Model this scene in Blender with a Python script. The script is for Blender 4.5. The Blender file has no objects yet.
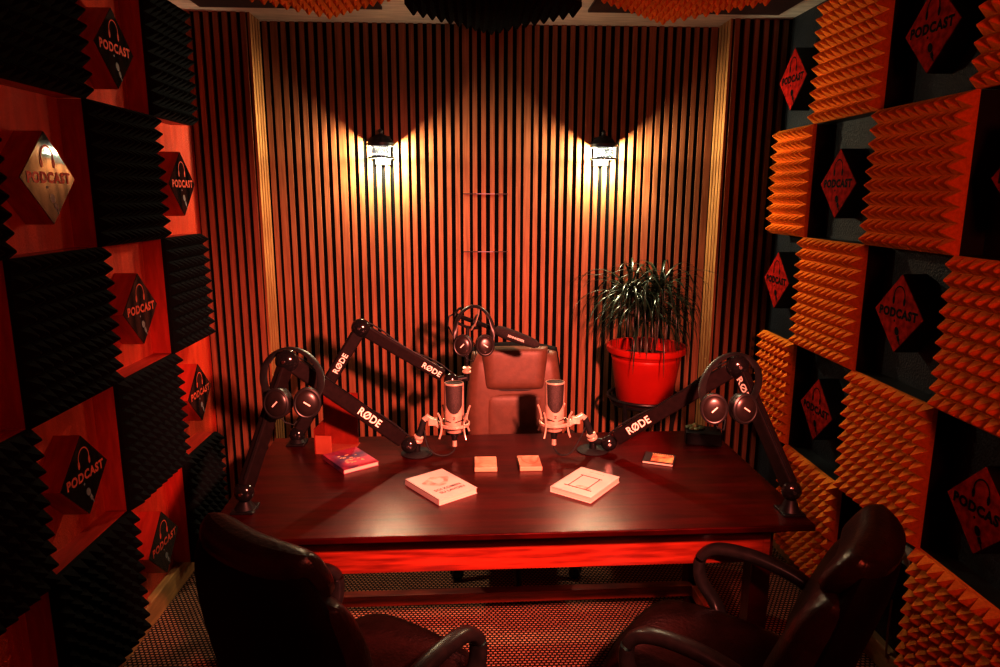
import bpy, bmesh, math, random
from mathutils import Vector, Matrix, Euler
random.seed(7)
PI = math.pi
COL = bpy.context.scene.collection
SC = bpy.context.scene
SC.view_settings.view_transform = 'Standard'
SC.view_settings.look = 'None'
SC.view_settings.exposure = 0.0
SC.view_settings.gamma = 0.74

# ------------------------------------------------------------------ materials
def pm(name, c1, c2, scale=8.0, rough=0.5, stretch=(1, 1, 1), bump=0.0, metal=0.0, coat=0.0,
       coat_rough=0.1, detail=4.0, spec=0.5, emit=None, estr=0.0, lo=0.35, hi=0.65, bump_scale=None):
    m = bpy.data.materials.new(name); m.use_nodes = True
    nt = m.node_tree; n = nt.nodes; l = nt.links
    b = n['Principled BSDF']
    tc = n.new('ShaderNodeTexCoord'); mp = n.new('ShaderNodeMapping')
    mp.inputs['Scale'].default_value = stretch
    l.new(tc.outputs['Object'], mp.inputs['Vector'])
    nz = n.new('ShaderNodeTexNoise'); nz.inputs['Scale'].default_value = scale
    nz.inputs['Detail'].default_value = detail
    l.new(mp.outputs['Vector'], nz.inputs['Vector'])
    cr = n.new('ShaderNodeValToRGB')
    cr.color_ramp.elements[0].position = lo; cr.color_ramp.elements[1].position = hi
    cr.color_ramp.elements[0].color = (*c1, 1); cr.color_ramp.elements[1].color = (*c2, 1)
    l.new(nz.outputs['Fac'], cr.inputs['Fac'])
    l.new(cr.outputs['Color'], b.inputs['Base Color'])
    b.inputs['Roughness'].default_value = rough
    b.inputs['Metallic'].default_value = metal
    b.inputs['Specular IOR Level'].default_value = spec
    b.inputs['Coat Weight'].default_value = coat
    b.inputs['Coat Roughness'].default_value = coat_rough
    if emit:
        b.inputs['Emission Color'].default_value = (*emit, 1)
        b.inputs['Emission Strength'].default_value = estr
    if bump:
        src = nz
        if bump_scale:
            src = n.new('ShaderNodeTexNoise'); src.inputs['Scale'].default_value = bump_scale
            src.inputs['Detail'].default_value = 3.0
            l.new(mp.outputs['Vector'], src.inputs['Vector'])
        bp = n.new('ShaderNodeBump'); bp.inputs['Strength'].default_value = bump
        bp.inputs['Distance'].default_value = 0.01
        l.new(src.outputs['Fac'], bp.inputs['Height'])
        l.new(bp.outputs['Normal'], b.inputs['Normal'])
        if coat: l.new(bp.outputs['Normal'], b.inputs['Coat Normal'])
    return m

M = {}
M['slat'] = pm('slat_wood', (.24, .098, .046), (.34, .15, .074), 14, .55, (6, 6, .35), spec=.3)
M['slat_lit'] = pm('slat_wood_lit', (.25, .11, .04), (.38, .2, .08), 14, .5, (6, 6, .35), spec=.3)  # yellower copy of the slat wood; sconce glow put into the return faces' colour
M['felt'] = pm('black_felt', (.004, .004, .004), (.008, .007, .007), 60, .95, spec=.1)
M['red_wall'] = pm('red_painted_wall', (.60, .068, .022), (.76, .10, .034), 7, .36, (1, 4, .6), bump=.7, bump_scale=150, spec=.5)
M['black_wall'] = pm('charcoal_painted_wall', (.009, .011, .015), (.015, .018, .024), 9, .55, bump=.5, bump_scale=130, spec=.4)
M['plaster'] = pm('plaster_dark', (.05, .045, .045), (.06, .05, .05), 5, .8)
M['ceil'] = pm('ceiling_board', (.50, .44, .40), (.66, .58, .52), 6, .7, (1, 8, 1))
M['ceil_dark'] = pm('dark_ceiling_board', (.035, .012, .01), (.05, .018, .015), 6, .6)
M['foam_black'] = pm('black_foam', (.007, .0065, .0065), (.011, .010, .010), 120, .9, spec=.15, bump=.15)
M['foam_orange'] = pm('orange_foam', (.72, .23, .024), (.84, .30, .038), 90, .85, spec=.15, bump=.12)
M['box_red'] = pm('red_box_wood', (.40, .03, .012), (.52, .045, .018), 10, .45, (1, 5, 1))
M['box_black'] = pm('black_box_wood', (.010, .010, .011), (.016, .016, .018), 10, .5)
M['gloss_black'] = pm('gloss_black_face', (.010, .008, .008), (.014, .011, .011), 6, .06, spec=.6)
M['sign_red'] = pm('sign_red_face', (.22, .008, .005), (.46, .020, .011), 34, .8, spec=.04)
M['print_red'] = pm('red_print', (.62, .10, .05), (.70, .12, .06), 20, .5)
M['print_black'] = pm('black_print', (.005, .004, .004), (.008, .007, .007), 20, .7, spec=.08)
M['print_grey'] = pm('grey_print', (.22, .20, .20), (.3, .28, .28), 20, .5)
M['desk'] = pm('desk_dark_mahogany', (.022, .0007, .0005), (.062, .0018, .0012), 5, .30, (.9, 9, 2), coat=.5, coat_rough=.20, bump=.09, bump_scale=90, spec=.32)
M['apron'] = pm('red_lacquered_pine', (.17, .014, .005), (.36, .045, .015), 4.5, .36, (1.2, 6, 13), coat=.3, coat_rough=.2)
M['skirt'] = pm('baseboard_wood', (.36, .20, .07), (.52, .30, .11), 8, .55, (4, 1, 6))
M['white_trim'] = pm('white_trim', (.6, .55, .5), (.7, .64, .58), 8, .6)
M['black_metal'] = pm('black_coated_metal', (.010, .008, .008), (.016, .013, .013), 40, .40, spec=.35)
M['arm'] = pm('boom_arm_matte_black', (.016, .008, .007), (.022, .011, .010), 50, .55, spec=.12)
M['gloss_ball'] = pm('gloss_black_plastic', (.012, .010, .010), (.018, .015, .015), 20, .16, spec=.55)
M['screw'] = pm('steel_screw', (.6, .58, .55), (.75, .72, .7), 60, .25, metal=1)
M['white_ink'] = pm('white_lettering', (.82, .78, .70), (.88, .84, .76), 30, .55)
M['champagne'] = pm('champagne_metal', (.58, .46, .37), (.70, .56, .46), 40, .32, metal=.35)
M['grille'] = pm('dark_wire_grille', (.03, .022, .02), (.075, .055, .05), 420, .55, metal=.3, detail=1, bump=.3)
M['rubber'] = pm('black_rubber', (.012, .011, .011), (.018, .016, .016), 60, .7)
M['cup'] = pm('headphone_cup_plastic', (.020, .013, .011), (.030, .019, .016), 25, .33, spec=.6)
M['cup_rim'] = pm('headphone_rim', (.018, .015, .014), (.026, .021, .02), 25, .4, spec=.6)
M['pad'] = pm('leatherette_pad', (.016, .014, .013), (.024, .02, .02), 50, .55)
M['foam_wind'] = pm('windscreen_foam', (.022, .016, .015), (.036, .026, .024), 160, .95, bump=.3)
M['leather_brown'] = pm('brown_leather', (.120, .060, .037), (.145, .072, .045), 26, .45, bump=.05, bump_scale=160, spec=.35)
M['leather_seam'] = pm('dark_piping', (.02, .012, .01), (.03, .018, .015), 26, .5)
M['leather_dark'] = pm('dark_brown_leather', (.022, .009, .007), (.036, .014, .011), 22, .30, bump=.18, bump_scale=90, spec=.5)
M['leather_back'] = pm('black_vinyl_back', (.006, .003, .003), (.009, .005, .005), 22, .65, spec=.12)
M['arm_pad'] = pm('arm_pad_vinyl', (.022, .016, .015), (.034, .025, .023), 30, .34, spec=.5)
M['pot'] = pm('red_terracotta_pot', (.33, .012, .006), (.41, .017, .008), 7, .42, spec=.4)
M['soil'] = pm('dark_soil', (.02, .012, .008), (.05, .03, .02), 60, .95, bump=.6)
M['leaf'] = pm('dark_green_leaf', (.008, .020, .010), (.020, .045, .022), 14, .34, spec=.4)
M['stem'] = pm('woody_stem', (.07, .04, .025), (.12, .07, .04), 30, .8)
M['paper'] = pm('page_edges', (.52, .46, .39), (.58, .52, .44), 6, .7, (1, 1, 90))
M['cover_white'] = pm('white_cover', (.54, .48, .45), (.60, .54, .50), 5, .42)
M['cover_purple'] = pm('purple_crimson_cover', (.10, .05, .13), (.42, .07, .13), 9, .4, lo=.40, hi=.56)
M['cover_black'] = pm('black_cover', (.018, .013, .014), (.03, .02, .022), 9, .4)
M['picture'] = pm('orange_picture', (.50, .06, .03), (.85, .50, .22), 34, .45)
M['sketch'] = pm('rosy_sketch', (.50, .22, .18), (.74, .52, .45), 40, .5)
M['ink'] = pm('dark_ink', (.06, .04, .04), (.10, .07, .065), 40, .6)
M['gold_ink'] = pm('gold_ink', (.6, .42, .2), (.75, .52, .26), 40, .5)
M['coaster'] = pm('pale_wood_block', (.46, .29, .19), (.54, .36, .25), 7, .5, (1, 9, 9))
M['coaster_dark'] = pm('brown_curve', (.36, .2, .12), (.42, .25, .15), 12, .5)
M['planter'] = pm('black_planter', (.010, .008, .008), (.016, .012, .012), 12, .5, spec=.15)
M['succulent'] = pm('dull_green_leaf', (.05, .07, .02), (.10, .13, .04), 20, .5)
M['socket'] = pm('white_socket_plastic', (.62, .6, .57), (.7, .68, .64), 10, .35)
M['cord'] = pm('pale_cord', (.30, .16, .10), (.38, .21, .13), 20, .5)
M['iron'] = pm('black_wrought_iron', (.012, .014, .016), (.022, .026, .03), 30, .45, metal=.2)
M['lattice'] = pm('lattice_added_glow', (.035, .035, .04), (.05, .05, .055), 30, .4, emit=(.85, .92, 1), estr=.22)  # dark metal; weak cool emission stands in for lamplight on the lattice
M['bulb'] = pm('glowing_bulb', (1, 1, 1), (1, 1, 1), 5, .3, emit=(.92, .96, 1), estr=45)
M['purple_line'] = pm('violet_strip', (.18, .14, .22), (.3, .24, .36), 5, .3)
M['acr_frame'] = pm('bright_acrylic_edge', (.30, .08, .045), (.36, .11, .06), 12, .25)

def glass_red():
    m = bpy.data.materials.new('red_tinted_acrylic'); m.use_nodes = True
    nt = m.node_tree; b = nt.nodes['Principled BSDF']
    nz = nt.nodes.new('ShaderNodeTexNoise'); nz.inputs['Scale'].default_value = 6
    cr = nt.nodes.new('ShaderNodeValToRGB')
    cr.color_ramp.elements[0].color = (.15, .015, .008, 1); cr.color_ramp.elements[1].color = (.27, .035, .017, 1)
    nt.links.new(nz.outputs['Fac'], cr.inputs['Fac']); nt.links.new(cr.outputs['Color'], b.inputs['Base Color'])
    b.inputs['Roughness'].default_value = .12; b.inputs['Transmission Weight'].default_value = .15
    b.inputs['IOR'].default_value = 1.45
    return m
M['acrylic'] = glass_red()

def carpet():
    m = bpy.data.materials.new('woven_carpet'); m.use_nodes = True
    nt = m.node_tree; n = nt.nodes; l = nt.links; b = n['Principled BSDF']
    tc = n.new('ShaderNodeTexCoord'); mp = n.new('ShaderNodeMapping')
    l.new(tc.outputs['Object'], mp.inputs['Vector'])
    br = n.new('ShaderNodeTexBrick')
    br.inputs['Scale'].default_value = 1.0
    br.inputs['Brick Width'].default_value = .019; br.inputs['Row Height'].default_value = .015
    br.inputs['Mortar Size'].default_value = .0046; br.inputs['Mortar Smooth'].default_value = .4
    br.inputs['Color1'].default_value = (.62, .33, .20, 1); br.inputs['Color2'].default_value = (.50, .25, .15, 1)
    br.inputs['Mortar'].default_value = (.035, .018, .012, 1)
    l.new(mp.outputs['Vector'], br.inputs['Vector'])
    l.new(br.outputs['Color'], b.inputs['Base Color'])
    b.inputs['Roughness'].default_value = .9; b.inputs['Specular IOR Level'].default_value = .15
    bp = n.new('ShaderNodeBump'); bp.inputs['Strength'].default_value = .5; bp.inputs['Distance'].default_value = .004
    bp.invert = True
    l.new(br.outputs['Fac'], bp.inputs['Height']); l.new(bp.outputs['Normal'], b.inputs['Normal'])
    return m
M['carpet'] = carpet()
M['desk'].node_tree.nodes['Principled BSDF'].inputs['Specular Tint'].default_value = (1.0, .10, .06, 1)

# ------------------------------------------------------------------ mesh builder
class MB:
    def __init__(self): self.v = []; self.f = []; self.mi = []; self.m = 0
    def add(self, vs, fs, mat=None):
        o = len(self.v); self.v += [Vector(p) for p in vs]
        self.f += [[i + o for i in f] for f in fs]; self.mi += [self.m if mat is None else mat] * len(fs)
        return self
    def box(self, c, s, R=None):
        c = Vector(c); R = R or Matrix.Identity(3); x, y, z = [k / 2 for k in s]
        vs = [c + R @ Vector(p) for p in ((-x,-y,-z),(x,-y,-z),(x,y,-z),(-x,y,-z),(-x,-y,z),(x,-y,z),(x,y,z),(-x,y,z))]
        return self.add(vs, [(0,3,2,1),(4,5,6,7),(0,1,5,4),(1,2,6,5),(2,3,7,6),(3,0,4,7)])
    def lathe(self, prof, seg=32, c=(0,0,0), R=None, close=True, sx=1.0, sy=1.0):
        c = Vector(c); R = R or Matrix.Identity(3); vs = []; fs = []
        for r, z in prof:
            for k in range(seg):
                a = 2 * PI * k / seg
                vs.append(c + R @ Vector((r * math.cos(a) * sx, r * math.sin(a) * sy, z)))
        for i in range(len(prof) - 1):
            for k in range(seg):
                k2 = (k + 1) % seg
                fs.append((i*seg+k, i*seg+k2, (i+1)*seg+k2, (i+1)*seg+k))
        if close:
            fs.append(tuple(range(seg - 1, -1, -1))); fs.append(tuple((len(prof)-1)*seg + k for k in range(seg)))
        return self.add(vs, fs)
    def ball(self, c, r, seg=24, rings=12, s=(1,1,1), R=None):
        c = Vector(c); R = R or Matrix.Identity(3)
        prof = []
        vs = [c + R @ Vector((0,0,-r*s[2]))]; fs = []
        for i in range(1, rings):
            t = -PI/2 + PI*i/rings
            for k in range(seg):
                a = 2*PI*k/seg
                vs.append(c + R @ Vector((r*s[0]*math.cos(t)*math.cos(a), r*s[1]*math.cos(t)*math.sin(a), r*s[2]*math.sin(t))))
        vs.append(c + R @ Vector((0,0,r*s[2])))
        for k in range(seg):
            fs.append((0, 1+(k+1)%seg, 1+k))
            fs.append((len(vs)-1, 1+(rings-2)*seg+k, 1+(rings-2)*seg+(k+1)%seg))
        for i in range(rings-2):
            for k in range(seg):
                k2=(k+1)%seg
                fs.append((1+i*seg+k, 1+i*seg+k2, 1+(i+1)*seg+k2, 1+(i+1)*seg+k))
        return self.add(vs, fs)
    def cyl(self, a, b, r, r2=None, seg=20):
        a = Vector(a); b = Vector(b); d = b - a; L = d.length
        R = d.to_track_quat('Z', 'Y').to_matrix()
        return self.lathe([(r, 0), (r if r2 is None else r2, L)], seg, a, R)
    def sweep(self, pts, w, h=None, seg=12, closed=False, up=(0,0,1), p=2.0):
        # elliptical / superelliptical section (w sideways, h along 'up') swept along pts
        pts = [Vector(q) for q in pts]; h = w if h is None else h; N = len(pts); vs = []; fs = []
        upv = Vector(up)
        for i, q in enumerate(pts):
            if closed: t = pts[(i+1)%N] - pts[i-1]
            else: t = pts[min(i+1,N-1)] - pts[max(i-1,0)]
            t.normalize()
            s = t.cross(upv)
            if s.length < 1e-4: s = t.cross(Vector((1,0,.01)))
            s.normalize(); u = s.cross(t).normalized()
            ww = w(i/(N-1)) if callable(w) else w; hh = h(i/(N-1)) if callable(h) else h
            for k in range(seg):
                a = 2*PI*k/seg; ca, sa = math.cos(a), math.sin(a)
                e = 2.0/p
                vs.append(q + s*(ww*math.copysign(abs(ca)**e, ca)) + u*(hh*math.copysign(abs(sa)**e, sa)))
        M_ = N if closed else N-1
        for i in range(M_):
            for k in range(seg):
                k2=(k+1)%seg; j=(i+1)%N
                fs.append((i*seg+k, i*seg+k2, j*seg+k2, j*seg+k))
        if not closed:
            fs.append(tuple(range(seg-1,-1,-1))); fs.append(tuple((N-1)*seg+k for k in range(seg)))
        return self.add(vs, fs)
    def pillow(self, c, w, h, t, R=None, n=14, corner=.28, p=4.0, q=.42, bend=None, wf=None):
        # upright padded slab: width along x, height along z, thickness along y
        c = Vector(c); R = R or Matrix.Identity(3); vs = []; fs = []
        N = n + 1
        for side in (-1, 1):
            for i in range(N):
                for j in range(N):
                    u = math.sin((-1 + 2*i/n) * PI/2); v = math.sin((-1 + 2*j/n) * PI/2)
                    x = u * math.sqrt(max(0, 1 - corner*v*v)); z = v * math.sqrt(max(0, 1 - corner*u*u))
                    T = (max(0, (1-abs(u)**p)) * max(0, (1-abs(v)**p))) ** q
                    X = x*w/2*(wf(v) if wf else 1); Z = z*h/2; Y = side*t/2*T + (bend(u, v) if bend else 0)
                    vs.append(c + R @ Vector((X, Y, Z)))
        o = N*N
        for i in range(n):
            for j in range(n):
                a,b,d,e = i*N+j, (i+1)*N+j, (i+1)*N+j+1, i*N+j+1
                fs.append((a,b,d,e)); fs.append((o+a,o+e,o+d,o+b))
        return self.add(vs, fs)
    def build(self, name, mats, parent=None, smooth=40, bevel=0, weld=False, bseg=2):
        me = bpy.data.meshes.new(name)
        me.from_pydata([tuple(v) for v in self.v], [], self.f)
        mats = mats if isinstance(mats, (list, tuple)) else [mats]
        for m in mats: me.materials.append(M[m])
        me.polygons.foreach_set('material_index', self.mi)
        bm = bmesh.new(); bm.from_mesh(me)
        if weld: bmesh.ops.remove_doubles(bm, verts=bm.verts, dist=1e-5)
        bmesh.ops.recalc_face_normals(bm, faces=bm.faces)
        bm.to_mesh(me); bm.free()
        if smooth:
            me.polygons.foreach_set('use_smooth', [True]*len(me.polygons))
            me.set_sharp_from_angle(angle=math.radians(smooth))
        o = bpy.data.objects.new(name, me); COL.objects.link(o)
        if parent is not None: o.parent = parent
        if bevel:
            md = o.modifiers.new('bevel', 'BEVEL'); md.width = bevel; md.segments = bseg; md.limit_method = 'ANGLE'
        return o

def tag(o, label, cat, group=None):
    o['label'] = label; o['category'] = cat
    if group: o['group'] = group
    return o
def thing(name, label, cat, loc=(0,0,0), rot=(0,0,0), group=None):
    o = bpy.data.objects.new(name, None); o.empty_display_size = .05; COL.objects.link(o)
    o.location = loc; o.rotation_euler = rot
    return tag(o, label, cat, group)
def struct(o): o['kind'] = 'structure'; return o
def dup(root, loc=None, rot=None, label=None, group=None):
    r = root.copy(); COL.objects.link(r)
    if loc is not None: r.location = loc
    if rot is not None: r.rotation_euler = rot
    if label: r['label'] = label
    if group: r['group'] = group
    for ch in list(root.children):
        c = ch.copy(); COL.objects.link(c); c.parent = r
        for g in list(ch.children):
            d = g.copy(); COL.objects.link(d); d.parent = c
    return r

_tc = {}
def text_geo(s, size, bold=.0, ext=.0, spacing=1.0):
    key = (s, size, bold, ext, spacing)
    if key not in _tc:
        cu = bpy.data.curves.new('t', 'FONT'); cu.body = s; cu.size = size; cu.offset = bold; cu.extrude = ext
        cu.align_x = 'CENTER'; cu.align_y = 'CENTER'; cu.space_character = spacing; cu.resolution_u = 3
        o = bpy.data.objects.new('t', cu); COL.objects.link(o)
        bpy.context.view_layer.update()
        me = bpy.data.meshes.new_from_object(o.evaluated_get(bpy.context.evaluated_depsgraph_get()))
        _tc[key] = ([v.co.copy() for v in me.vertices], [list(p.vertices) for p in me.polygons])
        bpy.data.objects.remove(o); bpy.data.curves.remove(cu); bpy.data.meshes.remove(me)
    return _tc[key]
def add_text(mb, s, size, origin, X, Y, bold=0., spacing=1.0, sx=1.0):
    vs, fs = text_geo(s, size, bold, 0., spacing); origin = Vector(origin)
    mb.add([origin + X*v.x*sx + Y*v.y for v in vs], fs)

VX, VY, VZ = Vector((1,0,0)), Vector((0,1,0)), Vector((0,0,1))

# ------------------------------------------------------------------ dimensions
XL, XR = -1.40, 1.61           # wall planes
FL, FR = -1.32, 1.534          # front of the foam boxes
YB, YP = 3.80, 3.62            # back wall slat face / pillar slat face
PL, PR = -1.09, 1.312
CEIL = 2.68
FRONT = -0.9
ROW0 = 1.8 + .3226             # lower edge of the top foam row

# ------------------------------------------------------------------ shell
struct(MB().box(((XL+XR)/2, (FRONT+YB)/2, -.03), (XR-XL+.4, YB-FRONT+.5, .06)).build('floor', 'carpet', smooth=0))
struct(MB().box(((XL+XR)/2, (FRONT+YB)/2, CEIL+.03), (XR-XL+.4, YB-FRONT+.5, .06)).build('ceiling', 'ceil', smooth=0))
struct(MB().box((XL-.04, (FRONT+YB)/2, CEIL/2), (.08, YB-FRONT+.2, CEIL)).build('wall_left', 'red_wall', smooth=0))
struct(MB().box((XR+.04, (FRONT+YB)/2, CEIL/2), (.08, YB-FRONT+.2, CEIL)).build('wall_right', 'black_wall', smooth=0))
struct(MB().box(((XL+XR)/2, FRONT-.04, CEIL/2), (XR-XL+.16, .08, CEIL)).build('wall_front', 'plaster', smooth=0))

def slat_run(mb, x0, x1, y, ymat, wide_every=None, first_wide=0, pitch=.0467, w=.0250, d=.014):
    n = int(round((x1-x0)/pitch)); pt = (x1-x0)/n
    for i in range(n):
        xc = x0 + (i+.5)*pt; ww = w
        if wide_every and (i % wide_every) == first_wide: ww = w + .011
        mb.box((xc, y + d/2, CEIL/2), (ww, d, CEIL))
mb = MB()
mb.m = 1; mb.box(((PL+PR)/2, YB+.014+.05, CEIL/2), (PR-PL+.5, .1, CEIL))
mb.m = 0; slat_run(mb, PL+.006, PR-.006, YB, 0, 7, 1)
struct(mb.build('wall_back', ['slat', 'felt'], smooth=0))
for nm, xa, xb in (('wall_back_left', XL, PL), ('wall_back_right', PR, XR)):
    mb = MB(); mb.m = 1
    mb.box(((xa+xb)/2, (YP+.014+YB+.02)/2, CEIL/2), (xb-xa, YB+.02-YP-.014, CEIL))
    mb.m = 0; slat_run(mb, xa, xb, YP, 0)
    # fluted return face that turns back towards the slat wall
    mb.m = 2; xi = xb if nm.endswith('left') else xa; sg = 1 if nm.endswith('left') else -1
    for k in range(4):
        mb.box((xi + sg*.004, YP + .022 + k*.044, CEIL/2), (.012, .034, CEIL))
    struct(mb.build(nm, ['slat', 'felt', 'slat_lit'], smooth=0))
for i, z in enumerate((1.816, 1.503)):
    mb = MB(); mb.box((.074, YB-.002, z), (.245, .006, .004))
    struct(mb.build('trim_%d' % (i+1), 'black_metal', smooth=0))
    o = MB().box((.074, YB-.0062, z), (.10 if i == 0 else .085, .003, .004)).build('strip', 'purple_line', smooth=0)
    o.parent = bpy.data.objects['trim_%d' % (i+1)]
struct(MB().box((XL+.0175, (FRONT+YP)/2, .055), (.035, YP-FRONT, .11)).build('baseboard_left', 'skirt', smooth=0, bevel=.005))
struct(MB().box((XR-.0175, (FRONT+YP)/2, .05), (.035, YP-FRONT, .10)).build('baseboard_right', 'skirt', smooth=0, bevel=.005))
for i, (xa, xb) in enumerate(((-1.27, -.42), (.56, 1.49))):
    struct(MB().box(((xa+xb)/2, 2.6, CEIL-.006), (xb-xa, 1.8, .012)).build('trim_%d' % (i+3), 'ceil_dark', smooth=0))

# ------------------------------------------------------------------ acoustic foam
def foam_mesh(mb, S=.5, n=10, base=.016, h=.042, lo=0, hi=10):
    p = S/n; H = S/2
    mb.box((-H+(lo+hi)*p/2, -base/2, 0), ((hi-lo)*p, base, S))
    for i in range(lo, hi):
        for j in range(n):
            x0 = -H + i*p; z0 = -H + j*p
            a = Vector((x0, -base, z0)); b = Vector((x0+p, -base, z0)); c = Vector((x0+p, -base, z0+p)); d = Vector((x0, -base, z0+p))
            t = .10*p
            k = [Vector((x0+p/2+sx*t/2, -base-h, z0+p/2+sz*t/2)) for sx, sz in ((-1,-1),(1,-1),(1,1),(-1,1))]
            mb.add([a,b,c,d]+k, [(0,1,5,4),(1,2,6,5),(2,3,7,6),(3,0,4,7),(4,5,6,7)])
def foam_panel(fmat, bmat, depth, name, label, cat, loc, rot, group, lo=0, hi=10):
    t = thing(name, label, cat, loc, rot, group)
    m = MB(); foam_mesh(m, lo=lo, hi=hi); m.build('foam', fmat, t, smooth=0)
    m = MB(); m.box((-.25+(lo+hi)*.025, depth/2+.001, 0), ((hi-lo)*.05-.002, depth+.002, .498)); m.build('backing_box', bmat, t, smooth=0)
    return t
ROWN = ['top row', 'second row down', 'middle row', 'fourth row down', 'bottom row']
def rz(r): return ROW0 + .25 - (r-1)*.5
COLN = ['column nearest slat wall', 'second column from slat wall', 'third column from slat wall', 'fourth column from slat wall']
ys_left = {0: 2.983, 1: 2.483, 2: 1.983, 3: 1.483}
ys_right = {0: 3.106, 1: 2.606, 2: 2.106, 3: 1.606}
protos = {}
for c, r in ((0,1),(0,3),(0,5),(1,2),(1,4),(2,1),(2,3),(2,5),(3,2),(3,4)):
    lab = 'black pyramid foam panel, left wall, %s, %s' % (ROWN[r-1], COLN[c])
    loc = (FL, ys_left[c]+.25, rz(r)); rot = (0, 0, PI/2); cut = c == 0      # the panels by the slat wall are trimmed narrower
    if cut not in protos: protos[cut] = foam_panel('foam_black', 'box_red', .08, 'acoustic_foam_panel', lab, 'foam panel', loc, rot, 'black foam panels on the left wall', 0, 8 if cut else 10)
    else: dup(protos[cut], loc, rot, lab)
protos = {}
for c, r in ((0,2),(0,4),(1,1),(1,3),(1,5),(2,2),(2,4),(3,1),(3,3),(3,5)):
    lab = 'orange pyramid foam panel, right wall, %s, %s' % (ROWN[r-1], COLN[c])
    loc = (FR, ys_right[c]+.25, rz(r)); rot = (0, 0, -PI/2); cut = c == 0
    if cut not in protos: protos[cut] = foam_panel('foam_orange', 'box_black', .076, 'acoustic_foam_panel', lab, 'foam panel', loc, rot, 'orange foam panels on the right wall', 3 if cut else 0, 10)
    else: dup(protos[cut], loc, rot, lab)
# ceiling diamonds
t = foam_panel('foam_black', 'box_black', .10, 'ceiling_foam_panel', 'black foam diamond hanging from ceiling in the middle', 'foam panel', (.09, 2.93, 2.565), (PI/2, 0, PI/4), 'foam diamonds on the ceiling')
t = foam_panel('foam_orange', 'box_red', .07, 'ceiling_foam_panel', 'orange foam diamond on ceiling, left of the black diamond', 'foam panel', (-.60, 2.82, 2.595), (PI/2, 0, PI/4), 'foam diamonds on the ceiling')
dup(t, (.835, 2.84, 2.595), None, 'orange foam diamond on ceiling, right of the black diamond')

# ------------------------------------------------------------------ diamond signs
def sign(facem, casem, printm, micm, label, loc, rot, group):
    t = thing('diamond_sign', label, 'sign', loc, rot, group)
    h = .142; D = .088
    def dia(h, y0, y1):
        m = MB(); pts = [(0,-h),(h,0),(0,h),(-h,0)]
        m.add([(x,y0,z) for x,z in pts]+[(x,y1,z) for x,z in pts], [(0,1,2,3),(4,7,6,5)]+[(i,4+i,4+(i+1)%4,(i+1)%4) for i in range(4)])
        return m
    dia(h, 0, D).build('casing', casem, t, smooth=0)
    dia(h-.002, -.003, 0).build('face_plate', facem, t, smooth=0)
    m = MB(); add_text(m, 'PODCAST', .044, (0, -.0042, .0), VX, VZ, bold=.0022, spacing=1.16); m.build('lettering', printm, t, smooth=0)
    m = MB()   # headphones emblem: a band arc and two pads
    y = -.0042
    N = 18; r0, r1 = .029, .0335
    vs = []
    for i in range(N+1):
        a = PI*(-.08) + PI*1.16*i/N
        vs += [(r0*math.cos(a), y, .062+r0*1.15*math.sin(a)), (r1*math.cos(a), y, .062+r1*1.15*math.sin(a))]
    m.add(vs, [(2*i, 2*i+1, 2*i+3, 2*i+2) for i in range(N)])
    for s in (-1, 1):
        q = [(s*.031+.0065*math.cos(a), y, .046+.015*math.sin(a)) for a in [2*PI*k/14 for k in range(14)]]
        m.add(q, [tuple(range(14))])
    m.build('headphone_emblem', printm, t, smooth=0)
    m = MB()   # small slanted microphone emblem
    R = Matrix.Rotation(-.5, 3, 'Y')
    q = [Vector((.012*math.cos(a), 0, .016*math.sin(a))) for a in [2*PI*k/16 for k in range(16)]]
    m.add([Vector((.006, y, -.062)) + R @ v for v in q], [tuple(range(16))])
    for x0, x1, z0, z1 in ((-.007,.007,-.038,-.018), (-.003,.003,-.054,-.036), (-.004,.004,.036,.044)):
        m.add([Vector((.006, y, -.062)) + R @ Vector(v) for v in ((x0,0,z0),(x1,0,z0),(x1,0,z1),(x0,0,z1))], [(0,1,2,3)])
    m.build('microphone_emblem', micm, t, smooth=0)
    return t
XF = .006
first = None
for c, r in ((0,2),(0,4),(1,1),(1,3),(1,5),(2,2),(2,4)):
    lab = 'black diamond podcast sign, left wall, %s, %s' % (ROWN[r-1], COLN[c])
    loc = (FL+XF, ys_left[c]+.25, rz(r)+(-.042, -.020, -.012, 0, -.015)[r-1]); rot = (0, 0, PI/2)
    if first is None: first = sign('gloss_black', 'box_red', 'print_red', 'print_grey', lab, loc, rot, 'black diamond signs on the left wall')
    else: dup(first, loc, rot, lab)
first = None
for c, r in ((0,1),(0,3),(1,2),(1,4),(2,1),(2,3),(2,5),(3,2),(3,4)):
    lab = 'red diamond podcast sign, right wall, %s, %s' % (ROWN[r-1], COLN[c])
    loc = (FR-XF-.006, ys_right[c]+.25, rz(r)+(-.022, -.015, .022, .006, .0)[r-1]); rot = (0, 0, -PI/2)
    if first is None: first = sign('sign_red', 'box_black', 'print_black', 'print_black', lab, loc, rot, 'red diamond signs on the right wall')
    else: dup(first, loc, rot, lab)

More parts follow.
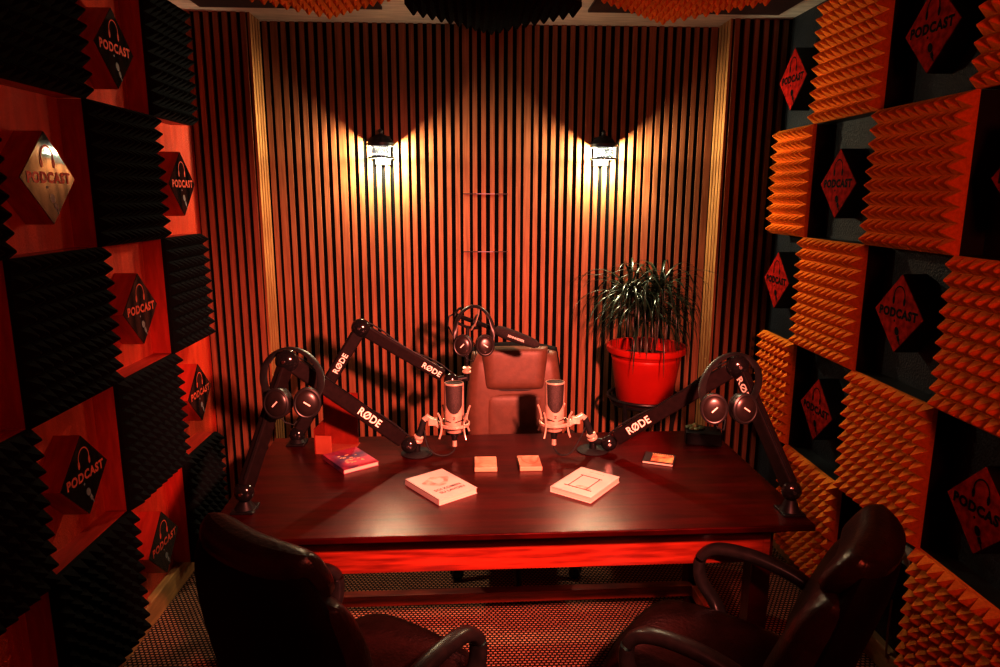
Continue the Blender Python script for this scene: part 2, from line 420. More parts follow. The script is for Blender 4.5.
# ------------------------------------------------------------------ sconces
def sconce(x, label):
    t = thing('wall_sconce', label, 'wall lamp', (x, YB, 2.03), (0,0,0), 'wall sconces on the slat wall')
    # half-round lantern; back against the slats, local -y towards the room
    m = MB(); m.box((0, -.004, .01), (.085, .008, .15)); m.build('wall_plate', 'iron', t, smooth=0, bevel=.003)
    m = MB(); m.lathe([(.070,.034),(.074,.036),(.074,.044),(.060,.056),(.048,.072),(.026,.084),(.012,.089),(.010,.100),(.013,.106),(.002,.118)], 28, (0,-.07,0)); m.build('cap', 'iron', t)
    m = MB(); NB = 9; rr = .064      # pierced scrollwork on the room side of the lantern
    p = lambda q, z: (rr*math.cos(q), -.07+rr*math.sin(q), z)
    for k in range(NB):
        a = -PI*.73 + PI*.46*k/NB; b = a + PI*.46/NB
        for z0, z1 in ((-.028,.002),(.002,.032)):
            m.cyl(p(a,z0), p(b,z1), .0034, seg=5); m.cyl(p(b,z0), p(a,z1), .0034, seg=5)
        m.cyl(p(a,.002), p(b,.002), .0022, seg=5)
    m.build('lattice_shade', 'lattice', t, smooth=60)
    m = MB()
    for z in (-.03, .033):
        m.sweep([(.067*math.cos(a), -.07+.067*math.sin(a), z) for a in [2*PI*k/32 for k in range(32)]], .0035, .005, 8, True)
    for s in (-1, 1): m.cyl((s*.067, -.07, -.032), (s*.067, -.07, .045), .003, seg=8)
    m.build('frame', 'iron', t)
    m = MB(); m.ball((0,-.088,-.006), .013, s=(1,1,1.25)); b = m.build('bulb', 'bulb', t); b.visible_shadow = True
    return t
SCX = (-.474, .698)
sconce(SCX[0], 'small black wall lantern with lattice shade, left one on slat wall')
sconce(SCX[1], 'small black wall lantern with lattice shade, right one above the plant')

# ------------------------------------------------------------------ desk
DX0, DX1, DY0, DY1, DT = -.86, 1.105, 2.0, 2.93, .755
desk = thing('desk', 'dark red glossy wooden desk in the middle of the room', 'desk', ((DX0+DX1)/2, (DY0+DY1)/2, 0), (0,0,.022))
dw, dd = DX1-DX0, DY1-DY0
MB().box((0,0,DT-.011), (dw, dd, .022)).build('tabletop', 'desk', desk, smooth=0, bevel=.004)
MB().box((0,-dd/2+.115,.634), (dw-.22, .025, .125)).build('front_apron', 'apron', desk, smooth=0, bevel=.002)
MB().box((0,dd/2-.10,.635), (dw-.22, .025, .125)).build('rear_apron', 'apron', desk, smooth=0, bevel=.002)
MB().box((0,0,.714), (dw-.16, dd-.14, .038)).build('under_frame', 'desk', desk, smooth=0)
for s in (-1,1):
    MB().box((s*(dw/2-.11),0,.635), (.025, dd-.2, .125)).build('side_apron', 'apron', desk, smooth=0, bevel=.002)
    for q in (-1,1):
        MB().box((s*(dw/2-.11), q*(dd/2-.16), .348), (.07,.07,.696))  .build('leg', 'desk', desk, smooth=0, bevel=.004)
    MB().box((s*(dw/2-.11), 0, .09), (.05, dd-.2, .05)).build('side_rail', 'apron', desk, smooth=0, bevel=.003)
MB().box((0, 2.72-(DY0+DY1)/2, .09), (dw-.22, .045, .05)).build('stretcher', 'apron', desk, smooth=0, bevel=.003)

# ------------------------------------------------------------------ books and blocks
def book(label, c, size, rz_, cover, name='book', group=None):
    w, d, h = size
    t = thing(name, label, 'book', (c[0], c[1], DT), (0,0,rz_), group)
    MB().box((0,0,h/2), (w-.005, d-.005, h-.003)).build('pages', 'paper', t, smooth=0)
    m = MB(); m.box((0,0,h-.0008), (w,d,.0016)); m.box((0,0,.0008), (w,d,.0016)); m.box((-w/2+.0008,0,h/2), (.0016,d,h))
    m.build('cover', cover, t, smooth=0)
    return t
TZ = .0006
# left white book: local y = up the cover (towards the far corner on the left)
a = math.atan2(2.494-2.314, -.128-.006)   # direction of the long edge
tb = book('white paperback with rosy sketch on cover, front left of desk', (-.119, 2.345), (.165, .225, .022), a-PI/2, 'cover_white', group='white books on the desk')
m = MB(); q = [(.052*math.cos(k)*(1+.18*math.sin(3*k)), .024+.038*math.sin(k)*(1+.15*math.cos(4*k)), .0227) for k in [2*PI*i/28 for i in range(28)]]; m.add(q, [tuple(range(28))]); m.build('cover_picture', 'sketch', tb, smooth=0)
m = MB(); q = [(.022*math.cos(k)+.004, .022+.018*math.sin(k)*(1+.2*math.cos(3*k)), .0230) for k in [2*PI*i/20 for i in range(20)]]; m.add(q, [tuple(range(20))]); m.build('cover_figure', 'cover_white', tb, smooth=0)
m = MB(); add_text(m, 'SOI KOMIIN', .021, (0,-.045,.0228), VX, VY, .0004); add_text(m, 'SU LAVOIN', .021, (.004,-.070,.0228), VX, VY, .0004); m.build('lettering', 'ink', tb, smooth=0)
# right white book
a = math.atan2(2.483-2.309, .421-.284)
tb = book('white paperback with line-drawn frame on cover, front right of desk', (.412, 2.345), (.165, .225, .022), a-PI/2, 'cover_white', group='white books on the desk')
m = MB()
for (x,y,w,h) in ((-.036,-.01,.003,.11),(.036,-.01,.003,.11),(0,.045,.088,.003),(.004,-.066,.11,.004)): m.box((x,y,.0224), (w,h,.001))
m.build('cover_drawing', 'ink', tb, smooth=0)
m = MB(); q = [(.03*math.cos(k)+.02, -.055+.016*math.sin(k), .0226) for k in [2*PI*i/16 for i in range(16)]]; m.add(q, [tuple(range(16))]); m.build('cover_picture', 'sketch', tb, smooth=0)
m = MB()
for i in range(9): m.box((-.028+i*.007, .088, .0224), (.0045,.0035,.001))
m.build('title_line', 'sketch', tb, smooth=0)
# purple book on the left
a = math.atan2(2.725-2.567, -.503+.391)
tb = book('purple and crimson paperback lying at the left rear of desk', (-.492, 2.615), (.150, .200, .018), a-PI/2, 'cover_purple')
m = MB()
for k in range(26):
    x = random.uniform(-.035,.035); y = random.uniform(-.05,.05)
    m.box((x,y,.0184), (random.uniform(.004,.014), random.uniform(.002,.005), .0008), Matrix.Rotation(random.uniform(-.5,.5),3,'Z'))
m.build('cover_pattern', 'gold_ink', tb, smooth=0)
# small black book with orange picture on the right
a = math.atan2(2.51-2.578, .782-.676)
tb = book('small black book with orange cover picture, right side of desk', (.752, 2.592), (.122, .105, .012), a+.18, 'cover_black')
m = MB(); m.box((.014,-.006,.0122), (.085,.074,.0012)); m.build('cover_picture', 'picture', tb, smooth=0)
m = MB()
for i in range(9): m.box((-.028+i*.0095,.040,.0122), (.006,.006,.0012))
m.build('title_line', 'gold_ink', tb, smooth=0)

def block(label, c, w, d, h, r, extra):
    t = thing('coaster_block', label, 'coaster block', (c[0], c[1], DT), (0,0,r), 'pale square blocks on the desk')
    MB().box((0,0,h/2), (w,d,h)).build('block', 'coaster', t, smooth=0, bevel=.002)
    m = MB()
    if extra == 'curve':
        vs = []; N = 16
        for i in range(N+1):
            q = PI + PI*i/N
            vs += [(.004+.032*math.cos(q), .035+.058*math.sin(q), h+.0006), (.004+.036*math.cos(q), .035+.066*math.sin(q), h+.0006)]
        m.add(vs, [(2*i,2*i+1,2*i+3,2*i+2) for i in range(N)])
        m.box((-.036,.042,h), (.02,.012,.001))
        m.build('curved_mark', 'coaster_dark', t, smooth=0)
    else:
        m.box((0,-.022,h), (w*.96,.004,.0012)); m.build('groove', 'coaster_dark', t, smooth=0)
block('pale wooden square block with straight groove, centre of desk', (.049, 2.556), .088, .118, .018, 0.0, 'line')
block('pale wooden square block with curved mark, centre of desk', (.223, 2.560), .088, .122, .018, 0.03, 'curve')

# upright red acrylic stand, back left of the desk
t = thing('brochure_stand', 'upright red acrylic brochure stand on left rear of desk', 'stand', (-.565, 2.80, DT), (0,0,-.12))
MB().box((.0,.02,.115), (.150,.006,.23), Matrix.Rotation(-.06,3,'X')).build('back_panel', 'acrylic', t, smooth=0, bevel=.002)
MB().box((-.074,-.045,.055), (.005,.12,.11)).build('side_panel', 'acrylic', t, smooth=0, bevel=.001)
MB().box((-.04,-.10,.040), (.07,.005,.08)).build('front_pocket', 'acr_frame', t, smooth=0, bevel=.001)
MB().box((0,-.03,.003), (.15,.13,.006)).build('base', 'acr_frame', t, smooth=0, bevel=.001)

# planter box at the right rear
t = thing('planter', 'small black square planter with low green leaves, right rear of desk', 'planter', (1.0, 2.80, DT), (0,0,-.25))
m = MB(); m.box((0,0,.028), (.15,.11,.056)); m.build('box', 'planter', t, smooth=0, bevel=.006)
m = MB()
for k in range(9):
    q = 2*PI*k/9; m.ball((-.035+.026*math.cos(q), .01+.02*math.sin(q), .060), .018, 10, 6, (1,.7,.4), Matrix.Rotation(q,3,'Z'))
m.ball((-.035,.01,.065), .016, 10, 6)
m.build('leaves', 'succulent', t)
m = MB()
for k in range(3): m.cyl((.03+.012*k, .0, .05), (.028+.018*k, 0, .10+.01*k), .002, seg=6)
m.build('stems', 'stem', t)

# ------------------------------------------------------------------ potted dracaena and stand
PC = (.885, 3.38)
PZ = .775
t = thing('plant_stand', 'dark round plant stand holding the red pot behind desk', 'plant stand', (PC[0], PC[1], 0))
m = MB(); m.lathe([(.0,PZ-.02),(.165,PZ-.02),(.175,PZ-.012),(.175,PZ),(.0,PZ)], 32, close=False); m.build('top', 'black_metal', t)
m = MB(); m.sweep([(.185*math.cos(k), .185*math.sin(k), PZ+.02) for k in [2*PI*i/36 for i in range(36)]], .008, .008, 8, True); m.build('rim_ring', 'black_metal', t)
for k in range(4):
    q = PI/4 + k*PI/2
    m = MB(); m.sweep([(.185*math.cos(q), .185*math.sin(q), PZ+.02), (.165*math.cos(q), .165*math.sin(q), PZ-.1), (.15*math.cos(q), .15*math.sin(q), .3), (.19*math.cos(q), .19*math.sin(q), .006)], .011, .011, 8, up=(.3,.2,.1)); m.build('leg', 'black_metal', t)
t = thing('potted_plant', 'grassy dark green dracaena in a red plastic pot', 'plant', (PC[0], PC[1], PZ))
m = MB(); m.lathe([(0,.001),(.135,.001),(.142,.008),(.172,.215),(.176,.225),(.172,.235),(.176,.238),(.181,.252),(.198,.256),(.202,.268),(.202,.285),(.196,.290),(.184,.288),(.176,.25),(.170,.215),(0,.21)], 48, close=False); m.build('pot', 'pot', t, smooth=50)
m = MB(); m.lathe([(0,.236),(.10,.233),(.172,.226)], 32, close=False); m.build('soil', 'soil', t)
crowns = []
m = MB()
for (dx,dy,h,lx,ly) in ((0,0,.44,-.01,-.02),(-.05,.03,.56,-.09,.0),(.05,-.02,.57,.06,.02),(.01,.05,.48,.02,.08)):
    base = Vector((dx*.6,dy*.6,.23)); top = Vector((lx,ly,h))
    m.sweep([base, base.lerp(top,.5)+Vector((dx*.2,dy*.2,0)), top], lambda s: .011-.004*s, None, 8)
    crowns.append(top)
m.build('trunk', 'stem', t)
m = MB()
rnd = random.Random(5)
for ci, top in enumerate(crowns):
    for k in range(62):
        az = 2.399963*k + ci; L = rnd.uniform(.30,.46); el = rnd.uniform(.1,1.3); wd = rnd.uniform(.0040,.0068)
        d = Vector((math.cos(az), math.sin(az), 0)); side = Vector((-math.sin(az), math.cos(az), 0))
        pos = top + Vector((0,0,-.05*rnd.random())); ang = el; N = 9; vs = []
        droop = rnd.uniform(2.6,3.8)
        for i in range(N+1):
            s = i/N; w = wd*(min(1, s*5+.35))*(1-s**2.2)+.0004
            lift = (d*(-math.sin(ang))+VZ*math.cos(ang))
            vs += [pos - side*w + lift*(w*.35), pos, pos + side*w + lift*(w*.35)]
            pos = pos + (d*math.cos(ang)+VZ*math.sin(ang))*(L/N)
            ang = max(-1.45, ang - droop/N*(.5+s))
        fs = []
        for i in range(N):
            for q in (0,1): fs.append((3*i+q, 3*i+q+1, 3*i+q+4, 3*i+q+3))
        m.add(vs, fs)
m.build('foliage', 'leaf', t, smooth=60)

# ------------------------------------------------------------------ boom arms
def frame_of(p0, p1):
    X = (Vector(p1)-Vector(p0)).normalized()
    Z = (VZ - X*VZ.dot(X)).normalized(); Yv = Z.cross(X)
    return X, Yv, Z, Matrix((X, Yv, Z)).transposed()
def arm_segment(parent, p0, p1, trim0, trim1, words, th=.05, dp=.034, size=.045, name='lower_arm'):
    p0 = Vector(p0); p1 = Vector(p1); flip = p1.x < p0.x
    if flip: p0, p1 = p1, p0; trim0, trim1 = trim1, trim0
    X, Yv, Z, R = frame_of(p0, p1)
    a = p0 + X*trim0; b = p1 - X*trim1
    m = MB(); m.box((a+b)/2, ((b-a).length, dp, th), R)
    seg = m.build(name, 'arm', parent, smooth=0, bevel=.006)
    m = MB()   # spring rods along the top edge
    m.cyl(a+Z*(th/2+.002)-Yv*dp*.28+X*.02, b+Z*(th/2+.002)-Yv*dp*.28-X*.02, .0022, seg=8)
    m.build('tension_rod', 'gloss_ball', seg)
    if words:
        m = MB()
        for frac, s in words:
            c = a.lerp(b, frac) - Yv*(dp/2+.0008)
            add_text(m, s, size, c, X, Z, .030*size, 1.06)
        m.build('lettering', 'white_ink', seg, smooth=0)
    return seg
def boom_arm(label, B, E_, T, low_words, up_words, desk_clamp=True, size=.045, disc=None, th=.05):
    t = thing('boom_arm', label, 'microphone arm', (B[0], B[1], DT), (0,0,0), 'boom arms clamped to the desk')
    o = Vector((B[0], B[1], DT)); B = Vector(B)-o; E_ = Vector(E_)-o; T = Vector(T)-o
    arm_segment(t, B, E_, .02, .03, low_words, th, size=size, name='lower_arm')
    arm_segment(t, E_, T, .03, .045, up_words, th, size=size, name='upper_arm')
    for nm, p, r in (('base_joint', B, .034), ('elbow_joint', E_, .042), ('end_joint', T, .034)):
        m = MB(); m.ball(p, r, 24, 14, (1,.8,1)); j = m.build(nm, 'gloss_ball', t)
        m = MB(); d = Vector((-.1,-1,.1)).normalized(); m.cyl(p+d*r*.74, p+d*r*.95, .006, seg=12); m.build('screw', 'screw', j)
    m = MB(); m.lathe([(.034,0),(.036,.006),(.03,.014),(.018,B.z-.03 if B.z>.06 else .03)], 28, (B.x,B.y,0)); m.build('base_post', 'black_metal', t)
    m = MB(); m.box((0,0,.004), (.075,.085,.008)); m.box((0,0,-.04), (.05,.06,.006)); m.box((0,-.036,-.02),(.05,.008,.045))
    if desk_clamp: m.build('clamp', 'black_metal', t, smooth=0, bevel=.002)
    # microphone cable sagging along the arm
    up = VZ*.034; m = MB(); pts = []
    for p, q in ((B,E_),(E_,T)):
        for i in range(9):
            s = i/8; pts.append(p.lerp(q,s)+up+Vector((0,.012,.010*math.sin(PI*s*3))))
    pts = [pts[0]-VZ*.05] + pts
    m.sweep(pts, .0032, None, 8, up=(0,1,0)); m.build('cable', 'rubber', t)
    return t, o
A1B, A1E, A1T = (-.775, 2.20, .818), (-.666, 2.42, 1.221), (-.262, 2.68, .800)
A2B, A2E, A2T = (-.757, 2.84, .795), (-.482, 2.93, 1.242), (-.095, 2.95, 1.000)
A3B, A3E, A3T = (1.072, 2.12, .832), (.970, 2.40, 1.194), (.563, 2.68, .800)
arm1, o1 = boom_arm('black boom arm at left front of desk, headphones hanging on its elbow', A1B, A1E, A1T, [], [(.66,'RØDE')], size=.042, th=.056)
arm2, o2 = boom_arm('black boom arm at left rear corner of desk, raised behind the others', A2B, A2E, A2T, [(.70,'RØDE')], [(.85,'RØDE')], size=.034, th=.052)
arm3, o3 = boom_arm('black boom arm at right end of desk, reaching left', A3B, A3E, A3T, [(.17,'RØDE')], [(.22,'RØDE')], size=.042, th=.056)

# tilt joint, collar and round disc at the tip of the two front arms
def tip(arm, o, T, mount, disc):
    T = Vector(T)-o; mnt = Vector(mount)-o; dsc = Vector(disc)-o
    m = MB(); m.lathe([(0,0),(.062,0),(.066,.004),(.060,.009),(.02,.012),(0,.012)], 36, dsc, close=False); m.build('end_disc', 'rubber', arm)
    m = MB(); m.cyl(dsc+VZ*.01, dsc+VZ*.05, .015); m.cyl(T, dsc+VZ*.045, .015); m.build('tilt_knuckle', 'black_metal', arm)
    c = dsc+VZ*.05
    m = MB(); d = (mnt-c)
    m.lathe([(.012,0),(.022,.006),(.022,.012),(.016,.016),(.021,.022),(.021,.028),(.013,.034)], 20, c, d.to_track_quat('Z','Y').to_matrix()); m.build('thread_collar', 'champagne', arm)
    m = MB(); m.cyl(c+d.normalized()*.03, mnt, .013); m.build('grip', 'rubber', arm)
MLP, MRP = Vector((-.076, 2.68, .856)), Vector((.334, 2.68, .857))
LM = (-.200, 2.685, .905); RM = (.462, 2.685, .905)
tip(arm1, o1, A1T, LM, (-.232, 2.70, DT)); tip(arm3, o3, A3T, RM, (.502, 2.71, DT))

# ------------------------------------------------------------------ condenser microphones with shock mounts
def condenser(label, base):
    t = thing('condenser_microphone', label, 'microphone', tuple(base), (0,0,0), 'studio microphones over the desk')
    r = .040; H = .212; seg = 48
    # body shell: low at the front and back (round neckline), high side straps joined by a top rim
    m = MB(); vs = []; fs = []
    rows = 14
    for k in range(seg):
        a = 2*PI*k/seg; fr = abs(math.sin(a))           # 1 at front/back, 0 at the sides
        fc = math.cos(a)
        u = min(1, abs(fc)); top = .205 if u > .86 else .085 + .040*(u/.86)**2.4
        for i in range(rows+1):
            z = top*i/rows
            rr = r*(.80+.20*min(1, z/.018)) if z < .018 else r
            vs.append((rr*math.cos(a), rr*.86*math.sin(a), z))
    for k in range(seg):
        for i in range(rows):
            k2 = (k+1)%seg
            fs.append((k*(rows+1)+i, k2*(rows+1)+i, k2*(rows+1)+i+1, k*(rows+1)+i+1))
    fs.append(tuple(k*(rows+1) for k in range(seg))[::-1])
    m.add(vs, fs)
    m.lathe([(r*.92,.203),(r,.202),(r*1.004,.205),(r*.98,.2085),(r*.90,.2085)], seg, close=False, sy=.86)
    m.build('body', 'champagne', t, smooth=50)
    m = MB(); m.lathe([(r*.93,.06),(r*.955,.07),(r*.955,.205),(r*.90,.2075)], seg, close=True, sy=.86); m.build('grille', 'grille', t, smooth=60)
    m = MB(); add_text(m, 'Z', .016, (0,-r*.86-.001,.066), VX, VZ, .0006); m.build('emblem', 'ink', t, smooth=0)
    m = MB(); m.cyl((0,0,-.035),(0,0,.004), .012); m.cyl((0,0,-.02),(0,0,-.012),.014); m.build('connector', 'black_metal', t)
    m = MB(); m.cyl((0,0,-.062),(0,0,-.034), .0105, .0095); m.build('plug', 'champagne', t)
    return t
micL = condenser('champagne studio microphone with dark grille, left of the pair', MLP)
micR = condenser('champagne studio microphone with dark grille, right of the pair', MRP)
def cable_of(mic, pts):
    o = Vector(mic.location); m = MB()
    P = [Vector(p)-o for p in pts]; out = []
    for i in range(len(P)-1):
        a = P[max(i-1,0)]; b = P[i]; c = P[i+1]; d = P[min(i+2,len(P)-1)]
        for s in [k/6 for k in range(6)]:
            out.append(.5*((2*b)+(c-a)*s+(2*a-5*b+4*c-d)*s*s+(3*b-a-3*c+d)*s**3))
    out.append(P[-1]); m.sweep(out, .0032, None, 8); m.build('cable', 'rubber', mic)
cable_of(micL, [(-.076,2.68,.796),(-.08,2.675,.775),(-.11,2.66,.762),(-.15,2.65,.770),(-.185,2.66,.80),(-.20,2.69,.86)])
cable_of(micR, [(.334,2.68,.796),(.338,2.675,.775),(.36,2.65,.762),(.40,2.64,.775),(.44,2.66,.83),(.47,2.70,.87)])

def shock(label, c, side, mount):
    t = thing('shock_mount', label, 'microphone mount', c, (0,0,0), 'shock mounts around the studio microphones')
    R = .060
    m = MB(); m.sweep([(R*math.cos(a), R*math.sin(a), .0) for a in [2*PI*k/40 for k in range(40)]], .0045, .008, 8, True); m.build('ring', 'champagne', t)
    for k in range(4):
        a = PI/4*(1 if k%2 else 1) + k*PI/2 + .12*side
        ca, sa = math.cos(a), math.sin(a); m = MB()
        m.sweep([((R+.004+q*q*5)*ca, (R+.004+q*q*5)*sa, q) for q in [-.055+.11*i/10+.005 for i in range(11)]], .0036, .0045, 8, up=(ca,sa,0))
        m.build('prong', 'champagne', t)
    m = MB()
    for k in range(4):
        a = PI/4 + k*PI/2 + .12*side
        p = Vector((R*math.cos(a), R*math.sin(a), .03)); q = Vector((.036*math.cos(a+.6), .036*.9*math.sin(a+.6), .012)); q2 = Vector((.036*math.cos(a-.6), .036*.9*math.sin(a-.6), .012))
        m.cyl(p, q, .0018, seg=6); m.cyl(p, q2, .0018, seg=6)
    m.build('elastic_cord', 'rubber', t)
    mnt = Vector(mount)-Vector(c); m = MB()
    e = Vector((side*R, 0, 0))
    m.sweep([e+Vector((-side*.004,0,-.012)), e+Vector((side*.02,0,.006)), mnt+Vector((-side*.012,0,.012)), mnt], .010, .014, 10, p=3)
    m.box(e+Vector((side*.028,0,.008)), (.036,.022,.030))
    m.build('bracket', 'champagne', t, bevel=.002)
shock('champagne ring mount around the left studio microphone', tuple(MLP+Vector((0,0,.036))), -1, LM)
shock('champagne ring mount around the right studio microphone', tuple(MRP+Vector((0,0,.036))), 1, RM)

# ------------------------------------------------------------------ headphones
def headphones(label, pos, s=1.0, rot=0, gap=.050, tw=(-.20,.16), band=(.100,.145), lean=1.3, cup_s=1.13, skew=0.0):
    t = thing('headphones', label, 'headphones', pos, (0,0,rot), 'headphones hanging over the desk'); t.scale = (s,s,s)
    # origin midway between the cups; the band rises above and leans back
    m = MB(); pts = []
    bw, bh = band; zc = .062
    for i in range(33):
        a = -0.75 + (PI+1.5)*i/32
        z = zc + (bh-zc)*math.sin(a)
        pts.append(Vector((bw*math.cos(a) + skew*max(0,z)/bh, .022 + lean*max(0,z), z)))
    m.sweep(pts, .013, .0042, 10, up=(0,.001,1)); hb = m.build('headband', 'cup_rim', t)
    cc = Vector((skew*zc/bh, .022+lean*zc, zc))
    m = MB(); m.sweep([cc+(p-cc)*.945 for p in pts[9:24]], .011, .0045, 10, up=(0,.001,1)); m.build('band_cushion', 'pad', hb)
    for sgn, w in ((-1, tw[0]), (1, tw[1])):
        R = Matrix.Rotation(w, 3, 'Z') @ Matrix.Rotation(PI/2-.1, 3, 'X')      # local z faces the room
        c = Vector((sgn*gap, 0, 0)); sx, sy = .90*cup_s, 1.04*cup_s
        m = MB(); m.lathe([(.030,-.020),(.043,-.014),(.046,.004),(.045,.012),(.040,.015),(.037,.0135)], 36, c, R, sx=sx, sy=sy); cup = m.build('ear_cup', 'cup_rim', t)
        m = MB(); m.lathe([(.0375,.013),(.034,.0165),(.022,.020),(.008,.0212),(0,.0214)], 36, c, R, close=False, sx=sx, sy=sy); m.build('outer_plate', 'cup', cup)
        m = MB(); m.lathe([(.020,-.036),(.036,-.036),(.043,-.028),(.041,-.018),(.02,-.018)], 30, c, R, sx=sx, sy=sy); m.build('ear_pad', 'pad', cup)
        m = MB(); m.box(c + R @ Vector((0,0,.0205)), (.005,.026,.003), R @ Matrix.Rotation(-.75 if sgn < 0 else .95,3,'Z')); m.build('logo_bar', 'white_ink', cup, smooth=0)
        e = pts[-1] if sgn < 0 else pts[0]
        m = MB(); m.sweep([e, e.lerp(c, .35)+Vector((sgn*.012,0,-.004)), c+Vector((sgn*.040,.006,-.012)), c+Vector((sgn*.041,.002,-.02))], .004, .006, 8); m.build('yoke', 'cup_rim', cup)
    m = MB(); m.sweep([Vector((-gap,.01,-.045)), Vector((-gap+.02,.004,-.07)), Vector((-.005,.02,-.085)), Vector((.01,.05,-.06)), Vector((.0,.07,.0))], .0025, None, 8); m.build('cord', 'rubber', t)
    return t
headphones('black headphones on the left boom arm elbow', (-.612, 2.26, 1.112), 1.0, skew=-.055)
headphones('black headphones on the right boom arm elbow', (.875, 2.215, 1.092), 1.0, 0, .052, skew=.095)
headphones('black headphones over the rear shotgun microphone', (.006, 2.86, 1.178), .88, 0, .053, band=(.092,.185), lean=.25)

# ------------------------------------------------------------------ shotgun microphone with its mount on the rear arm
t = thing('shotgun_microphone', 'black shotgun microphone with foam windscreen above the rear chair', 'microphone', (.07, 2.95, 1.245), (0,0,0))
o = Vector(t.location)
p0 = Vector((-.085, 3.02, 1.287))-o; p1 = Vector((.285, 2.85, 1.178))-o
dv = (p1-p0).normalized(); R = dv.to_track_quat('Z','Y').to_matrix()
m = MB(); m.cyl(p0, p0.lerp(p1,.62), .0095); m.build('barrel', 'black_metal', t)
w0 = p0.lerp(p1,.50); Lw = (p1-w0).length
m = MB(); m.lathe([(.012,0),(.020,.006),(.0245,.03),(.026,.07),(.0235,Lw*.72),(.019,Lw*.9),(.010,Lw*.985),(0,Lw)], 28, w0, R, close=False); m.build('windscreen', 'foam_wind', t)
X, Yv, Z, RR = frame_of(w0, p1)
m = MB(); add_text(m, 'SENNHEISER', .014, w0.lerp(p1,.52)-Yv*.0262+Z*.001, X, Z, .0003); m.build('lettering', 'white_ink', t, smooth=0)
m = MB(); m.sweep([p0, p0+Vector((-.02,-.005,-.01)), p0+Vector((-.025,-.01,-.05)), p0+Vector((.01,-.02,-.12)), p0+Vector((.05,-.03,-.2))], .0032, None, 8); m.build('cable', 'rubber', t)
t = thing('shock_mount', 'black swivel shock mount carrying the shotgun microphone', 'microphone mount', (-.027, 2.955, 1.0))
m = MB(); m.cyl((-.0,0,.0), (-.0,0,.06), .013); m.cyl((0,0,.06),(.006,.01,.235), .008)
m.build('post', 'black_metal', t)
m = MB(); m.lathe([(.010,0),(.020,.005),(.020,.012),(.013,.016),(.020,.022),(.020,.028),(.010,.034)], 20, (0,-.0,.03)); m.build('thread_collar', 'champagne', t)
for q in (-.045, .045):
    m = MB(); c = Vector((.004+q*.9, .02-q*.4, .275-q*.25)); m.sweep([c + R @ Vector((.032*math.cos(a), .032*math.sin(a), 0)) for a in [2*PI*k/28 for k in range(28)]], .0035, .006, 8, True); m.build('hoop', 'black_metal', t)
m = MB(); m.sweep([(-.04,.02,.255),(0,.012,.238),(.05,-.002,.235)], .008, .006, 8); m.build('cradle', 'black_metal', t)
m = MB(); m.sweep([(.022,-.02,.235),(.040,-.028,.265),(.052,-.03,.30),(.056,-.028,.335)], .016, .004, 10, up=(1,0,0)); m.build('lyre', 'champagne', t)
# bracket joining the rear arm tip to the post
m = MB(); e = Vector(A2T)-o2; s = Vector((-.027,2.955,1.01))-o2
m.cyl(e, s, .014); m.build('tilt_knuckle', 'black_metal', arm2)

# ------------------------------------------------------------------ chairs
def star_base(t, zseat):
    m = MB(); m.cyl((0,0,.10),(0,0,zseat-.06), .028); m.cyl((0,0,.08),(0,0,.2), .038); m.build('column', 'black_metal', t)
    m = MB()
    for k in range(5):
        a = 2*PI*k/5+.3; m.sweep([(.03*math.cos(a),.03*math.sin(a),.12),(.17*math.cos(a),.17*math.sin(a),.10),(.30*math.cos(a),.30*math.sin(a),.075)], lambda s: .024-.008*s, lambda s: .020-.006*s, 10)
    b = m.build('star_base', 'black_metal', t)
    for k in range(5):
        a = 2*PI*k/5+.3; c = Vector((.30*math.cos(a), .30*math.sin(a), .03)); n = Vector((-math.sin(a), math.cos(a), 0)); m = MB()
        for s in (-1,1): m.cyl(c+n*(s*.008), c+n*(s*.024), .028, seg=16)
        m.cyl(c+VZ*.01, c+VZ*.05, .008, seg=10); m.build('caster', 'gloss_ball', b)
